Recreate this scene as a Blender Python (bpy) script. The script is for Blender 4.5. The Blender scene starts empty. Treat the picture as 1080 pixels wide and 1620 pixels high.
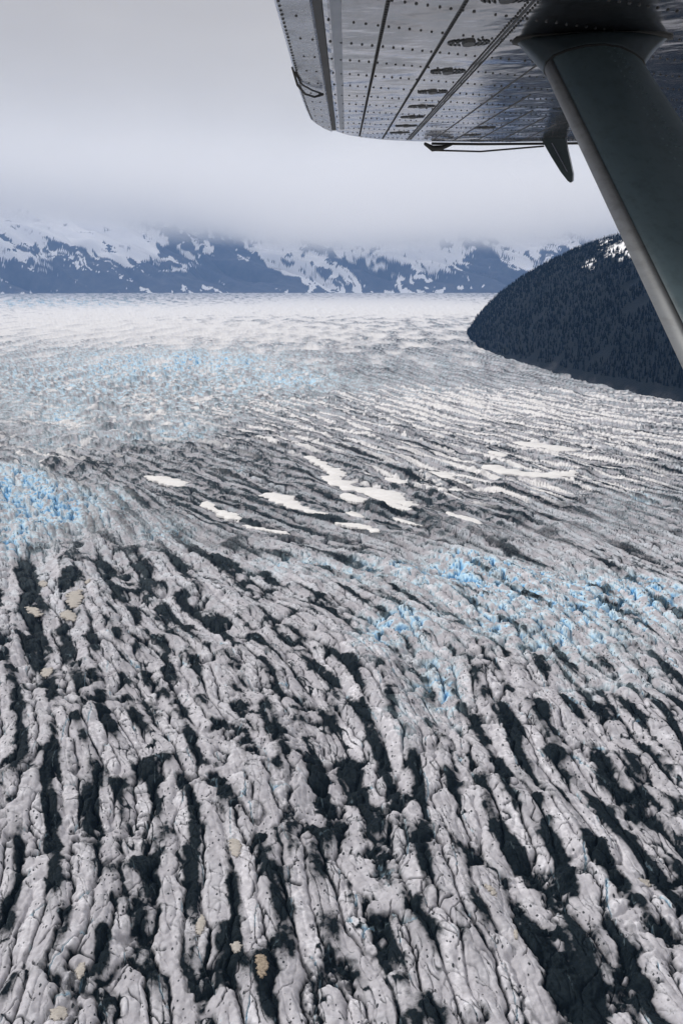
import bpy, bmesh, math, random
import numpy as np
from mathutils import Vector
random.seed(7)
S = bpy.context.scene
COL = S.collection
R = math.radians

# ------------------------------------------------------------------ camera, sky, sun, exposure
CH = 200.0                      # camera height above the ice (m)
F = 1403.0                      # focal length in photo pixels (1080 x 1620)
PITCH = R(14.71)
cam = bpy.data.cameras.new('camera')
cam.sensor_fit = 'VERTICAL'; cam.sensor_height = 36.0
cam.lens = 36.0 * F / 1620.0
cam.clip_start = 0.05; cam.clip_end = 90000
camo = bpy.data.objects.new('camera', cam); COL.objects.link(camo)
camo.location = (0, 0, CH); camo.rotation_euler = (R(90) - PITCH, 0, 0)
S.camera = camo
SUN_EL, SUN_AZ = R(36), R(-64)          # azimuth from +Y towards +X
W = bpy.data.worlds.new('World'); S.world = W; W.use_nodes = True
nt = W.node_tree; N = nt.nodes; L = nt.links
bg = N['Background']; bg.inputs['Strength'].default_value = 0.1
sky = N.new('ShaderNodeTexSky'); sky.sky_type = 'NISHITA'; sky.sun_disc = False
sky.sun_elevation = SUN_EL; sky.sun_rotation = SUN_AZ
tc = N.new('ShaderNodeTexCoord')
mp = N.new('ShaderNodeMapping'); mp.inputs['Scale'].default_value = (1.0, 1.0, 2.4)
L.new(tc.outputs['Generated'], mp.inputs['Vector'])
nz = N.new('ShaderNodeTexNoise'); nz.inputs['Scale'].default_value = 2.6; nz.inputs['Detail'].default_value = 5; nz.inputs['Roughness'].default_value = 0.5
L.new(mp.outputs['Vector'], nz.inputs['Vector'])
# overcast: brighter toward the horizon on the right, greyer higher up on the left
sp = N.new('ShaderNodeSeparateXYZ'); L.new(tc.outputs['Generated'], sp.inputs['Vector'])
def math_(op, a, b=None, tree=nt):
    n = tree.nodes.new('ShaderNodeMath'); n.operation = op
    for i, v in enumerate((a, b)):
        if v is None: continue
        if isinstance(v, (int, float)): n.inputs[i].default_value = v
        else: tree.links.new(v, n.inputs[i])
    return n.outputs[0]
t_ = math_('ADD', math_('MULTIPLY', sp.outputs['Z'], 1.9), math_('MULTIPLY', sp.outputs['X'], -0.55))
t_ = math_('ADD', t_, math_('MULTIPLY', math_('SUBTRACT', nz.outputs['Fac'], 0.5), 0.55))
rp = N.new('ShaderNodeValToRGB'); L.new(t_, rp.inputs['Fac'])
rp.color_ramp.elements[0].position = 0.0; rp.color_ramp.elements[0].color = (0.48, 0.452, 0.42, 1)
rp.color_ramp.elements[1].position = 0.72; rp.color_ramp.elements[1].color = (0.32, 0.298, 0.282, 1)
e_ = rp.color_ramp.elements.new(1.0); e_.color = (0.62, 0.60, 0.58, 1)
sc = N.new('ShaderNodeVectorMath'); sc.operation = 'SCALE'; sc.inputs['Scale'].default_value = 10.0
L.new(rp.outputs['Color'], sc.inputs[0])
mx = N.new('ShaderNodeMix'); mx.data_type = 'RGBA'; mx.inputs['Factor'].default_value = 0.97
L.new(sky.outputs['Color'], mx.inputs['A']); L.new(sc.outputs[0], mx.inputs['B'])
L.new(mx.outputs['Result'], bg.inputs['Color'])
sl = bpy.data.lights.new('sun', 'SUN'); sl.energy = 1.5; sl.angle = R(10); sl.color = (1.0, 0.96, 0.91)
so = bpy.data.objects.new('sun', sl); COL.objects.link(so)
sd = Vector((math.sin(SUN_AZ) * math.cos(SUN_EL), math.cos(SUN_AZ) * math.cos(SUN_EL), math.sin(SUN_EL)))
so.rotation_euler = sd.to_track_quat('Z', 'Y').to_euler()
S.view_settings.view_transform = 'Standard'; S.view_settings.look = 'None'
S.view_settings.exposure = 0.7; S.view_settings.gamma = 1.0; S.view_settings.use_curve_mapping = False
S.render.engine = 'CYCLES'
S.cycles.use_denoising = True
S.cycles.volume_bounces = 6; S.cycles.max_bounces = 14
S.cycles.sample_clamp_indirect = 8

# ------------------------------------------------------------------ pixel <-> place
UPV = np.array((0, math.sin(PITCH), math.cos(PITCH))); FWV = np.array((0, math.cos(PITCH), -math.sin(PITCH))); RTV = np.array((1.0, 0, 0))
CAMV = np.array((0, 0, CH))
def ray(px, py):
    return RTV * (px - 540) + UPV * (810 - py) + FWV * F
def ground(px, py, z=0.0):
    d = ray(px, py); k = (z - CH) / d[2]
    return CAMV + d * k
def at_depth(px, py, depth):
    return CAMV + ray(px, py) * (depth / F)
def gxy(px, py):                       # arrays, ground z = 0
    px = np.asarray(px, float); py = np.asarray(py, float)
    u = px - 540; v = 810 - py
    dy = v * math.sin(PITCH) + F * math.cos(PITCH); dz = v * math.cos(PITCH) - F * math.sin(PITCH)
    k = -CH / dz
    return u * k, dy * k
def pix(x, y, z):                      # project
    dz = z - CH
    f = y * FWV[1] + dz * FWV[2]; u = y * UPV[1] + dz * UPV[2]
    return 540 + F * x / f, 810 - F * u / f

# ------------------------------------------------------------------ helpers
def tag(o, label=None, cat=None, group=None, kind=None):
    for k, v in (('label', label), ('category', cat), ('group', group), ('kind', kind)):
        if v: o[k] = v
    return o
def empty(name, loc=(0, 0, 0)):
    o = bpy.data.objects.new(name, None); COL.objects.link(o); o.location = loc; return o
def link(name, me, mat, parent=None, loc=None):
    o = bpy.data.objects.new(name, me); COL.objects.link(o)
    if mat: me.materials.append(mat)
    if parent: o.parent = parent
    if loc is not None: o.location = loc
    return o
def np_mesh(name, verts, faces, smooth=True):
    verts = np.asarray(verts, np.float32); faces = np.asarray(faces, np.int32)
    me = bpy.data.meshes.new(name)
    me.vertices.add(len(verts)); me.vertices.foreach_set('co', verts.ravel())
    k = faces.shape[1]
    me.loops.add(faces.size); me.loops.foreach_set('vertex_index', faces.ravel())
    me.polygons.add(len(faces)); me.polygons.foreach_set('loop_start', np.arange(0, faces.size, k, dtype=np.int32))
    me.polygons.foreach_set('loop_total', np.full(len(faces), k, np.int32))
    me.polygons.foreach_set('use_smooth', np.full(len(faces), smooth, bool))
    me.update(calc_edges=True); me.validate()
    return me
def grid_faces(nr, nc):
    a = (np.arange(nr - 1)[:, None] * nc + np.arange(nc - 1)[None]).ravel()
    return np.stack([a, a + 1, a + nc + 1, a + nc], 1)
def color_attr(me, name, arr):
    at = me.color_attributes.new(name, 'FLOAT_COLOR', 'POINT'); at.data.foreach_set('color', np.asarray(arr, np.float32).ravel())
def sstep(a, b, x):
    t = np.clip((x - a) / (b - a), 0, 1); return t * t * (3 - 2 * t)

TILE = 1024
def make_tile(seed, wl=16.0, width=0.35, aniso=1.0):
    g = np.random.default_rng(seed)
    f = np.fft.fftfreq(TILE)
    fx, fy = np.meshgrid(f, f)
    fr = np.hypot(fx, fy * aniso) + 1e-9
    amp = np.exp(-(np.log(fr * wl) / width) ** 2) / fr
    a = np.fft.ifft2(np.fft.fft2(g.standard_normal((TILE, TILE))) * amp).real
    return (a / a.std()).astype(np.float32)
TILES = [make_tile(s) for s in (11, 23, 37, 41)]
def noise(x, y, wl, k=0, rot=0.0, off=0.0):
    t = TILES[k % len(TILES)]
    c, s = math.cos(rot), math.sin(rot); q = 16.0 / wl
    u = (c * x - s * y) * q + 313.7 * off; v = (s * x + c * y) * q + 171.3 * off
    iu = np.floor(u).astype(np.int64); iv = np.floor(v).astype(np.int64)
    fu = (u - iu).astype(np.float32); fv = (v - iv).astype(np.float32)
    iu %= TILE; iv %= TILE; iu1 = (iu + 1) % TILE; iv1 = (iv + 1) % TILE
    return (t[iv, iu] * (1 - fu) + t[iv, iu1] * fu) * (1 - fv) + (t[iv1, iu] * (1 - fu) + t[iv1, iu1] * fu) * fv
def fbm(x, y, wl, n=4, k=0, gain=0.55, rot=0.3):
    a = 0; w = 1; tot = 0
    for i in range(n):
        a = a + w * noise(x, y, wl, k + i, rot + i * 0.9, i + 1.7); tot += w * w; wl *= 0.5; w *= gain
    return a / math.sqrt(tot)

# ---- material node helper
class M:
    def __init__(s, name):
        s.m = bpy.data.materials.new(name); s.m.use_nodes = True
        s.t = s.m.node_tree; s.b = s.t.nodes['Principled BSDF']; s.out = s.t.nodes['Material Output']
    def n(s, typ, **kw):
        x = s.t.nodes.new(typ)
        for k, v in kw.items(): setattr(x, k, v)
        return x
    def l(s, a, b): s.t.links.new(a, b)
    def math(s, op, a, b=None): return math_(op, a, b, s.t)
    def mixc(s, fac, a, b, mode='MIX'):
        x = s.n('ShaderNodeMix', data_type='RGBA', blend_type=mode)
        for key, v in (('Factor', fac), ('A', a), ('B', b)):
            i = x.inputs[key] if key != 'Factor' else x.inputs[0]
            if hasattr(v, 'is_linked'): s.l(v, i)
            elif key == 'Factor': i.default_value = v
            else: i.default_value = (*v, 1)
        return x.outputs['Result']
    def noise(s, scale, detail=3, rough=0.55, vec=None, dist=0.0):
        x = s.n('ShaderNodeTexNoise'); x.inputs['Scale'].default_value = scale; x.inputs['Detail'].default_value = detail
        x.inputs['Roughness'].default_value = rough; x.inputs['Distortion'].default_value = dist
        if vec is not None: s.l(vec, x.inputs['Vector'])
        return x.outputs['Fac']
    def ramp(s, fac, p0, p1, c0=(0, 0, 0), c1=(1, 1, 1)):
        x = s.n('ShaderNodeValToRGB'); s.l(fac, x.inputs['Fac'])
        e = x.color_ramp.elements; e[0].position = p0; e[1].position = p1; e[0].color = (*c0, 1); e[1].color = (*c1, 1)
        return x.outputs['Color']
    def coord(s, scale=None):
        x = s.n('ShaderNodeTexCoord').outputs['Object']
        if scale:
            m = s.n('ShaderNodeMapping'); m.inputs['Scale'].default_value = scale; s.l(x, m.inputs['Vector']); x = m.outputs['Vector']
        return x
    def bump(s, h, strength, dist):
        x = s.n('ShaderNodeBump'); x.inputs['Strength'].default_value = strength; x.inputs['Distance'].default_value = dist
        s.l(h, x.inputs['Height']); s.l(x.outputs['Normal'], s.b.inputs['Normal'])
    def base(s, c, rough=0.6, metal=0.0, spec=None):
        if hasattr(c, 'is_linked'): s.l(c, s.b.inputs['Base Color'])
        else: s.b.inputs['Base Color'].default_value = (*c, 1)
        if hasattr(rough, 'is_linked'): s.l(rough, s.b.inputs['Roughness'])
        else: s.b.inputs['Roughness'].default_value = rough
        s.b.inputs['Metallic'].default_value = metal
        if spec is not None: s.b.inputs['Specular IOR Level'].default_value = spec
        return s.m

# ================================================================== THE GLACIER
# direction of the ice ridges, read along the flow: (place in the photo, direction there)
FLOW = [
 (40,1600,.45,-1),(60,1500,.4,-1),(150,1400,.05,1),(300,1450,.12,1),(300,1600,.1,1),(500,1550,.15,1),(650,1550,.28,1),(800,1550,.48,1),(950,1550,.6,1),(1060,1500,.68,1),
 (60,1250,.1,1),(200,1260,.22,1),(350,1280,.3,1),(500,1280,.12,1),(650,1300,.35,1),(800,1270,.5,1),(950,1270,.65,1),(1060,1250,.8,1),
 (60,1100,.25,1),(200,1100,.5,1),(350,1100,.7,1),(500,1110,.6,1),(650,1120,.4,1),(800,1100,.6,1),(950,1100,.9,1),(1060,1080,1,.8),
 (60,960,.4,1),(200,980,.8,1),(350,970,1,.85),(500,960,1,.6),(650,960,1,.65),(800,970,1,.75),(950,980,1,.8),(1060,1000,1,.8),
 (30,790,.15,1),(100,860,.25,1),(200,880,.5,1),(350,860,1,.45),(500,850,1,.25),(650,870,1,.3),(800,870,1,.42),(950,880,1,.45),(1060,880,1,.45),
 (150,800,.3,1),(60,720,1,.35),(200,745,1,.25),(350,750,1,.38),(500,750,1,.33),(650,750,1,.35),(800,750,1,.28),(950,760,1,.3),(1060,770,1,.3),
 (60,650,1,.0),(200,650,1,-.1),(350,650,1,.15),(500,660,1,.3),(650,660,1,.3),(800,660,1,.2),(950,670,1,.13),(1060,670,1,.1),
 (100,580,1,-.2),(300,580,1,-.05),(500,590,1,.2),(650,580,1,.3),(760,590,1,.25),(900,630,1,.25),
 (100,510,1,-.06),(300,510,1,-.03),(500,510,1,.02),(700,520,1,.25),(300,470,1,0),(700,480,1,.05)]
GX, GY, GS = 66, 100, 20.0             # lookup lattice, one cell per 20 px (x -120..1200, y 450..1900)
def build_lattice():
    xs = -120 + np.arange(GX) * GS; ys = 455 + np.arange(GY) * GS
    X, Y = np.meshgrid(xs, ys)
    c2 = np.zeros_like(X); s2 = np.zeros_like(X)
    for (px, py, dx, dy) in FLOW:
        m = math.hypot(dx, dy) * 0.05
        a = np.array(gxy([px - dx / m / 10, px + dx / m / 10], [py - dy / m / 10, py + dy / m / 10]))
        ang = math.atan2(a[1, 1] - a[1, 0], a[0, 1] - a[0, 0])
        sy = 38 if py < 620 else 65
        w = np.exp(-((X - px) / 95) ** 2 - ((Y - py) / sy) ** 2) + 1e-9 / (1 + ((X - px) / 95) ** 2 + ((Y - py) / sy) ** 2)
        c2 += w * math.cos(2 * ang); s2 += w * math.sin(2 * ang)
    return np.arctan2(s2, c2) / 2
LAT = build_lattice(); LC, LS = np.cos(2 * LAT), np.sin(2 * LAT)
def flow_dir(x, y):
    px, py = pix(x, np.maximum(y, 60), 0.0)
    u = np.clip((px + 120) / GS, 0, GX - 1.01); v = np.clip((py - 455) / GS, 0, GY - 1.01)
    iu = u.astype(int); iv = v.astype(int); fu = u - iu; fv = v - iv
    def b(A): return (A[iv, iu] * (1 - fu) + A[iv, iu + 1] * fu) * (1 - fv) + (A[iv + 1, iu] * (1 - fu) + A[iv + 1, iu + 1] * fu) * fv
    a = np.arctan2(b(LS), b(LC)) / 2
    return np.cos(a), np.sin(a)
def advect(x, y, step, n):
    """points along the flow line through each (x, y), n steps each way"""
    out = [(x, y)]
    for sgn in (1, -1):
        cx, cy = x, y; dx, dy = flow_dir(cx, cy); dx = dx * sgn; dy = dy * sgn
        for i in range(n):
            cx = cx + dx * step; cy = cy + dy * step; out.append((cx, cy))
            if i < n - 1:
                ex, ey = flow_dir(cx, cy); f = np.where(ex * dx + ey * dy < 0, -1.0, 1.0); dx = ex * f; dy = ey * f
    return out
def lic(path, wl, k, off, stride=1):
    a = 0.0; wt = 0.0; n = (len(path) - 1) // 2
    for i, (x, y) in enumerate(path):
        j = 0 if i == 0 else (i - 1) % n + 1
        if j % stride: continue
        w = 0.5 + 0.5 * math.cos(math.pi * j / (n + 1)); a = a + w * noise(x, y, wl, k, 0.37 * k + 0.2, off); wt += w
    a = a / wt
    return a
NORM = {}
def unit(a, key, sel):
    s = NORM.setdefault(key, float(a[sel].std())); return a / s

# zones: (px, py, rx, ry, amount)
BLUE = [(800,915,120,26,.9),(720,900,80,24,.8),(760,950,120,40,.5),(960,1010,110,50,.5),(560,905,110,22,.55),(450,890,60,15,.5),(930,950,60,30,.75),(1045,965,45,40,.8),(1000,935,60,20,.8),(880,1000,60,40,.6),(780,990,50,30,.6),
        (630,990,60,30,.85),(590,1020,30,30,.7),(690,1070,40,45,.75),(640,1150,35,40,.55),(710,1110,25,30,.7),(860,940,70,18,.9),
        (15,775,75,40,1.3),(80,805,60,32,1.0),(170,800,60,35,.5),(260,840,60,28,.5),(15,855,60,30,.9),(215,580,140,24,.7),(340,570,110,16,.75),(455,602,70,14,.6),(70,650,90,28,.35),
        (285,680,60,22,.7),(110,660,30,16,.6),(180,690,60,18,.4),(75,700,60,16,.4),(380,745,16,6,.6),(60,480,160,10,.55),(210,490,80,9,.45),(1010,790,70,25,.45),(640,610,150,18,.3),(960,830,60,20,.25),(700,570,60,20,.3),
        (910,1080,30,25,.3),(1000,1080,60,25,.3)]
SNOWZ = [(830,650,260,26,.85),(700,630,160,18,.6),(960,700,170,26,.6),(500,690,200,30,.35),(400,640,90,14,.4),(300,492,420,10,1.15),(560,480,260,16,1.2),(150,525,260,22,.95),(420,525,260,18,.95),(650,490,130,14,1.0),
         (70,670,80,20,.3),(760,760,200,40,.45),(60,725,60,14,.4),(100,510,160,14,1.0),(250,640,80,22,.3),(880,760,200,20,.3)]
DIRT = [(480,830,190,26,.55),(330,800,120,24,.3),(700,820,150,26,.3),(650,780,140,28,.25),(80,1000,130,70,.45),(80,1200,70,80,.4),(200,1000,100,60,.3),(230,920,160,40,.3),(920,1260,110,70,.5),(1000,1350,80,60,.5),(560,1330,60,60,.3),(330,1530,90,60,.4),
        (780,1420,60,50,.35),(940,1560,110,40,.3),(60,1390,50,40,.3),(450,1500,60,60,.25),(800,1200,60,50,.25),(300,870,160,30,.3),(1040,1120,60,40,.3),(590,590,60,12,.3),(450,640,120,26,.25),(660,540,130,16,.4),(240,600,60,10,.15),(750,860,60,20,.2),(650,1220,60,30,.2),
        (130,740,70,14,.4),(380,700,120,20,.3)]
CHAOS = [(120,600,260,60,.8),(330,600,200,45,.7),(100,690,240,50,.55),(250,660,190,50,.55),(60,790,110,60,.5),(480,600,60,18,.6),(100,485,200,12,.6)]
def zone(px, py, Z):
    a = np.zeros_like(px)
    for (cx, cy, rx, ry, w) in Z: a = a + w * np.exp(-((px - cx) / rx) ** 2 - ((py - cy) / ry) ** 2)
    return a

# snow patches drawn as outlines on the ground
def c6(*p): return [(300 + x / 2.16, 700 + y / 2.16) for x, y in p]
PATCH = [
 (c6((240,182),(300,178),(355,190),(385,215),(405,240),(485,255),(470,258),(400,248),(320,222),(270,205)), 'white snow patch with a long thin tail, beside two small oval ones'),
 (c6((388,42),(430,45),(465,70),(490,85),(520,85),(545,115),(470,108),(470,90),(430,70),(395,52)), 'white snow patch shaped like a stair, higher up behind the largest one'),
 (c6((440,115),(500,115),(540,135),(560,152),(640,160),(690,168),(740,190),(775,210),(775,222),(730,225),(660,205),(610,180),(560,165),(510,163),(500,150),(450,130)), 'largest white snow patch on the ice, long and widening to the right'),
 (c6((508,188),(530,182),(570,195),(605,200),(600,215),(560,217),(530,205)), 'upper of two small oval snow patches beneath the largest patch'),
 (c6((528,225),(560,220),(600,238),(590,252),(550,240)), 'lower of two small oval snow patches beneath the largest patch'),
 (c6((660,215),(720,225),(770,243),(740,245),(690,235)), 'narrow snow patch lying just under the wide end of the largest patch'),
 (c6((870,238),(900,245),(990,265),(1000,285),(950,280),(890,262)), 'lone white snow patch on dark ice right of the largest patch'),
 (c6((32,222),(50,205),(80,210),(75,225),(100,238),(150,245),(180,262),(170,280),(150,270),(100,255),(80,235)), 'hooked white snow patch above the dark band of ice'),
 (c6((175,283),(240,295),(340,310),(345,320),(270,308),(190,294)), 'thin white snow streak trailing right from the hooked patch'),
 (c6((495,288),(560,290),(620,300),(660,322),(640,325),(580,308),(520,298)), 'slim snow patch on the dark band beneath the oval patches'),
 (c6((655,130),(700,128),(755,150),(700,150)), 'small wedge of snow just above the widest part of the largest patch'),
 (c6((775,103),(870,100),(905,115),(905,130),(840,120)), 'smooth lens of snow up slope behind the lone patch'),
 (c6((690,252),(740,270),(810,285),(770,282),(710,268)), 'thin sliver of snow between the largest patch and the lone patch'),
 (c6((880,150),(940,152),(920,162),(890,160)), 'tiny snow patch halfway between the lone patch and the smooth lens'),
 ([(222,754),(265,755),(300,765),(290,772),(255,768)], 'small snow patch up slope of the hooked patch at left'),
 ([(755,737),(790,740),(840,752),(880,750),(908,748),(912,756),(870,760),(800,753),(765,745)], 'long low snow patch across the grey ice at right'),
 ([(770,718),(790,720),(803,725),(795,729),(775,724)], 'small snow oval above the long low snow patch at right'),
 ([(800,698),(850,700),(905,708),(915,713),(870,716),(820,706)], 'flat snow streak far up slope near the forested hill'),
]
TAN = [
 ([(108,945),(130,938),(132,955),(122,970),(110,968)], 'cream block of old snow standing over a dark hollow at left'),
 ([(96,972),(112,968),(122,980),(118,988),(100,984)], 'cream oval of old snow below the cream block at left'),
 ([(38,958),(60,966),(66,976),(50,974)], 'thin tilted cream snow scrap near the left edge of the ice'),
 ([(64,920),(76,924),(72,932),(62,928)], 'pale round snow scrap above the tilted cream scrap'),
 ([(134,930),(146,924),(140,934)], 'tiny pale snow scrap beside the cream block'),
 ([(362,1340),(378,1335),(382,1360),(370,1370)], 'tan snow remnant caught between two ridges, mid foreground'),
 ([(312,1465),(322,1452),(326,1470),(318,1488),(310,1482)], 'slender tan snow remnant beside a crack near the foreground'),
 ([(405,1530),(418,1528),(424,1545),(418,1568),(410,1562),(406,1545)], 'upright brown dirty snow remnant in the big dark hollow'),
 ([(362,1510),(378,1502),(384,1515),(376,1524),(370,1516)], 'curled tan snow remnant on the rim of the big dark hollow'),
 ([(120,1545),(134,1530),(136,1550),(124,1562)], 'pale tan snow remnant by the long dark trough near bottom left'),
 ([(80,1605),(104,1598),(106,1619),(84,1622)], 'broad cream snow remnant at the bottom left edge'),
 ([(762,1402),(776,1404),(786,1422),(776,1418)], 'bent tan snow remnant in the dark trough at lower right'),
 ([(1004,1390),(1028,1396),(1026,1408),(1010,1402)], 'flat tan snow remnant on dark ice near the right edge'),
 ([(812,1480),(818,1484),(818,1498),(812,1494)], 'small tan snow remnant downhill of the bent one'),
 ([(66,1058),(84,1056),(82,1068),(68,1074)], 'pale snow scrap on a grey ridge near the left edge'),
]
def chaikin(p, n=2):
    p = np.asarray(p, float)
    for _ in range(n):
        q = np.roll(p, -1, 0); p = np.stack([p * .75 + q * .25, p * .25 + q * .75], 1).reshape(-1, 2)
    return p
def poly_sd(x, y, P):
    """signed distance, negative inside"""
    d = np.full(x.shape, 1e9); ins = np.zeros(x.shape, bool)
    for i in range(len(P)):
        a = P[i]; b = P[(i + 1) % len(P)]; e = b - a
        t = np.clip(((x - a[0]) * e[0] + (y - a[1]) * e[1]) / (e @ e + 1e-12), 0, 1)
        d = np.minimum(d, np.hypot(x - a[0] - t * e[0], y - a[1] - t * e[1]))
        c = ((a[1] > y) != (b[1] > y)) & (x < (b[0] - a[0]) * (y - a[1]) / (b[1] - a[1] + 1e-12) + a[0]); ins ^= c
    return np.where(ins, -d, d)
def patch_outline(pp, amp):
    P = chaikin(pp, 2 if amp else 1); gx, gy = gxy(P[:, 0], P[:, 1])
    return np.stack([gx, gy], 1)
PATCH_G = [patch_outline(p, 1) for p, _ in PATCH]; TAN_G = [patch_outline(p, 0) for p, _ in TAN]

def ice(x, y):
    """height and surface kinds of the ice at (x, y)"""
    D = np.hypot(x, y); px, py = pix(x, np.maximum(y, 60), 0.0)
    sel = (y > 150) & (y < 700) & (np.abs(x) < 0.5 * y)
    near = 1 - sstep(500, 1500, D)
    zb = np.clip(zone(px, py, BLUE), 0, 1.1); zs = zone(px, py, SNOWZ); zd = zone(px, py, DIRT)
    wf = sstep(800, 2000, D)
    mid_ = sstep(380, 750, D)
    P = advect(x, y, 2.8, 9)
    PL = advect(x, y, 5.0, 13)
    iso = fbm(x, y, 15, 4, 1); isoL = fbm(x, y, 45, 3, 3)
    isof = fbm(x, y * .28, 120, 5, 2, .62)
    fine = fbm(x, y, 4, 3, 2)
    fine = fine * (1 - .85 * wf)
    cha = np.clip(zone(px, py, CHAOS), 0, 1)
    def mixn(path, wl, k, off, key, plong, wl2):
        a = unit(lic(path, wl, k, off), key, sel); b = unit(lic(plong, wl2, k, off), key + 'L', sel)
        q = np.sqrt((1 - mid_) ** 2 + mid_ ** 2); return (a * (1 - mid_) + b * mid_) / q
    n0 = unit(lic(PL, 64, 0, 1.0, 1), 'n0', sel)
    n1 = mixn(P, 15.5, 1, 2.0, 'n1', PL, 17)
    n3 = mixn(P, 20, 2, 3.0, 'n3', PL, 25)
    nd = mixn(P, 14, 3, 5.0, 'nd', PL, 27)
    P2 = advect(x, y, 1.3, 6)
    n2 = mixn(P2, 6.2, 3, 4.0, 'n2', PL, 12.5)
    nf = unit(lic(P2, 3.2, 0, 6.0), 'nf', sel)
    nf = nf * (1 - .85 * wf)
    nB = unit(lic(PL, 75, 1, 8.0), 'nB', sel)
    n1 = n1 * (1 - .8 * wf) + nB * .8 * wf
    n1 = n1 * (1 - .85 * cha) + .85 * cha * fbm(x, y * .45, 46, 4, 0, .55)
    n2 = n2 * (1 - .85 * cha) + .85 * cha * fbm(x, y * .5, 21, 3, 3, .55)
    nd = nd * (1 - .7 * cha) + .7 * cha * fbm(x, y * .4, 70, 4, 1, .6)
    dx, dy = flow_dir(x, y)
    ca, sa = math.cos(R(58)), math.sin(R(58))
    tx, ty = ca * dx - sa * dy, sa * dx + ca * dy
    nt_ = 0                                                        # cross fractures
    for i in range(-4, 5): nt_ = nt_ + noise(x + tx * i * 2.6, y + ty * i * 2.6, 16, 0, .7, 7) * (1 - abs(i) / 5.5)
    nt_ = unit(nt_, 'nt', sel)
    def slant(deg, wl, k, off, key, st=2.2, nn=5):
        c_, s_ = math.cos(R(deg)), math.sin(R(deg)); ux, uy = c_ * dx - s_ * dy, s_ * dx + c_ * dy
        a = 0
        for i in range(-nn, nn + 1): a = a + noise(x + ux * i * st + .6 * iso, y + uy * i * st, wl, k, .3, off) * (1 - abs(i) / (nn + 1.5))
        return unit(a, key, sel)
    s1 = slant(27, 13, 1, 21, 's1'); s2 = slant(-33, 15, 2, 33, 's2'); s3 = slant(14, 8, 3, 45, 's3', 1.8)
    gate = lambda a, t: sstep(t, t + .7, a + .8 * np.clip(zb, 0, 1)) * (1 - .8 * wf)
    split = np.maximum.reduce([np.exp(-(s1 / .075) ** 2) * gate(iso + .5 * n3, -.1), np.exp(-(s2 / .075) ** 2) * gate(isoL - .4 * iso, .0), .4 * np.exp(-(s3 / .11) ** 2) * gate(.7 * nd - isoL * .5, .1)])
    n1 = n1 + .30 * iso * near + .30 * isoL
    ridge = np.sqrt(n1 ** 2 + 0.008) - 0.09                        # rounded crest, narrow groove
    ridge2 = np.sqrt(n2 ** 2 + 0.008) - 0.09
    frac = np.sqrt(nt_ ** 2 + 0.01) - 0.1
    zbc = np.clip(zb, 0, 1)
    h = 2.0 * n0 + 2.2 * np.tanh(ridge * 1.8) + (.34 + .30 * zbc + .55 * mid_) * np.tanh(ridge2 * 1.3) + 0.05 * nf + 0.32 * iso + 0.06 * fine + .8 * isoL
    h += (1.0 * np.tanh(frac * 1.6) - .5) * zbc + 2.4 * cha * (n1 * .6 + .5 * n2)
    crev = np.exp(-(n1 / 0.18) ** 2) * sstep(-.9, .3, n3 + .4 * iso)
    crev2 = np.exp(-(n2 / 0.16) ** 2) * sstep(-.2, .7, n3 * .6 + iso * .6 - .2 * n1)
    crack = np.exp(-((n3 + .04 * fine) / 0.05) ** 2) * sstep(-.3, .5, n1 + .5 * iso)
    cross = (1 - .8 * wf) * np.exp(-(nt_ / 0.13) ** 2) * np.clip(zb * 1.5 + .45 * sstep(.0, .9, iso - .3 * n0) * near, 0, 1)
    wallz = np.clip(np.maximum.reduce([crev, .6 * crev2, cross, .8 * crack, .9 * split]), 0, 1)
    h -= 2.6 * crev * (0.6 + zb) + .45 * crev2 + 1.6 * crack + 1.5 * cross + 1.3 * split
    # dark silt lies in patches, mostly along troughs; one groove flank set darker
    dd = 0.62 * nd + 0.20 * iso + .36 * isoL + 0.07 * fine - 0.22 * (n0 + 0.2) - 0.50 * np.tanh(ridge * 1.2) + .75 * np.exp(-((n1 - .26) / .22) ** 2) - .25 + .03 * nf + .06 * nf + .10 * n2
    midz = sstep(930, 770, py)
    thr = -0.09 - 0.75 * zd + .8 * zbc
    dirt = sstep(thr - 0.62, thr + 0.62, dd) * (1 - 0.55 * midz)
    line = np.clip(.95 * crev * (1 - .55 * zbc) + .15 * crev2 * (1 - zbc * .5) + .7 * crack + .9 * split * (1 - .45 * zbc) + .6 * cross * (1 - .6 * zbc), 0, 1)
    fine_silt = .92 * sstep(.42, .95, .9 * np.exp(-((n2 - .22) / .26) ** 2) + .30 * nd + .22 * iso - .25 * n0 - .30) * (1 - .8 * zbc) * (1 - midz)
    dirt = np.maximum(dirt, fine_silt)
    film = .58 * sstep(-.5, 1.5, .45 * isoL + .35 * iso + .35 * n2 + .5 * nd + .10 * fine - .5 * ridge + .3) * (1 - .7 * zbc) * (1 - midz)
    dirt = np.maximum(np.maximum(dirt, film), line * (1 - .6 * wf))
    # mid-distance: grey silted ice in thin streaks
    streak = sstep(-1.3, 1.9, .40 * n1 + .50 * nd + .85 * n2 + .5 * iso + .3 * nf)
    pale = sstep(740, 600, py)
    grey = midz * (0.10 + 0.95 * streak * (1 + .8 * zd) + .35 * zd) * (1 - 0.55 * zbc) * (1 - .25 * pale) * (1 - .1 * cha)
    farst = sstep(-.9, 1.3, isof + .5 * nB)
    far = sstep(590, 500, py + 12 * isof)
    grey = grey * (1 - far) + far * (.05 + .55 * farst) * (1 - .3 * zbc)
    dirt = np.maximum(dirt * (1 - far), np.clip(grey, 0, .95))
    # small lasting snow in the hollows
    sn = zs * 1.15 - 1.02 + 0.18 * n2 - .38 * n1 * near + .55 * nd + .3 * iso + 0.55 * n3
    snow = sstep(-.12, .12, sn) * sstep(.05, .3, zs) * (1 - far)
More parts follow.
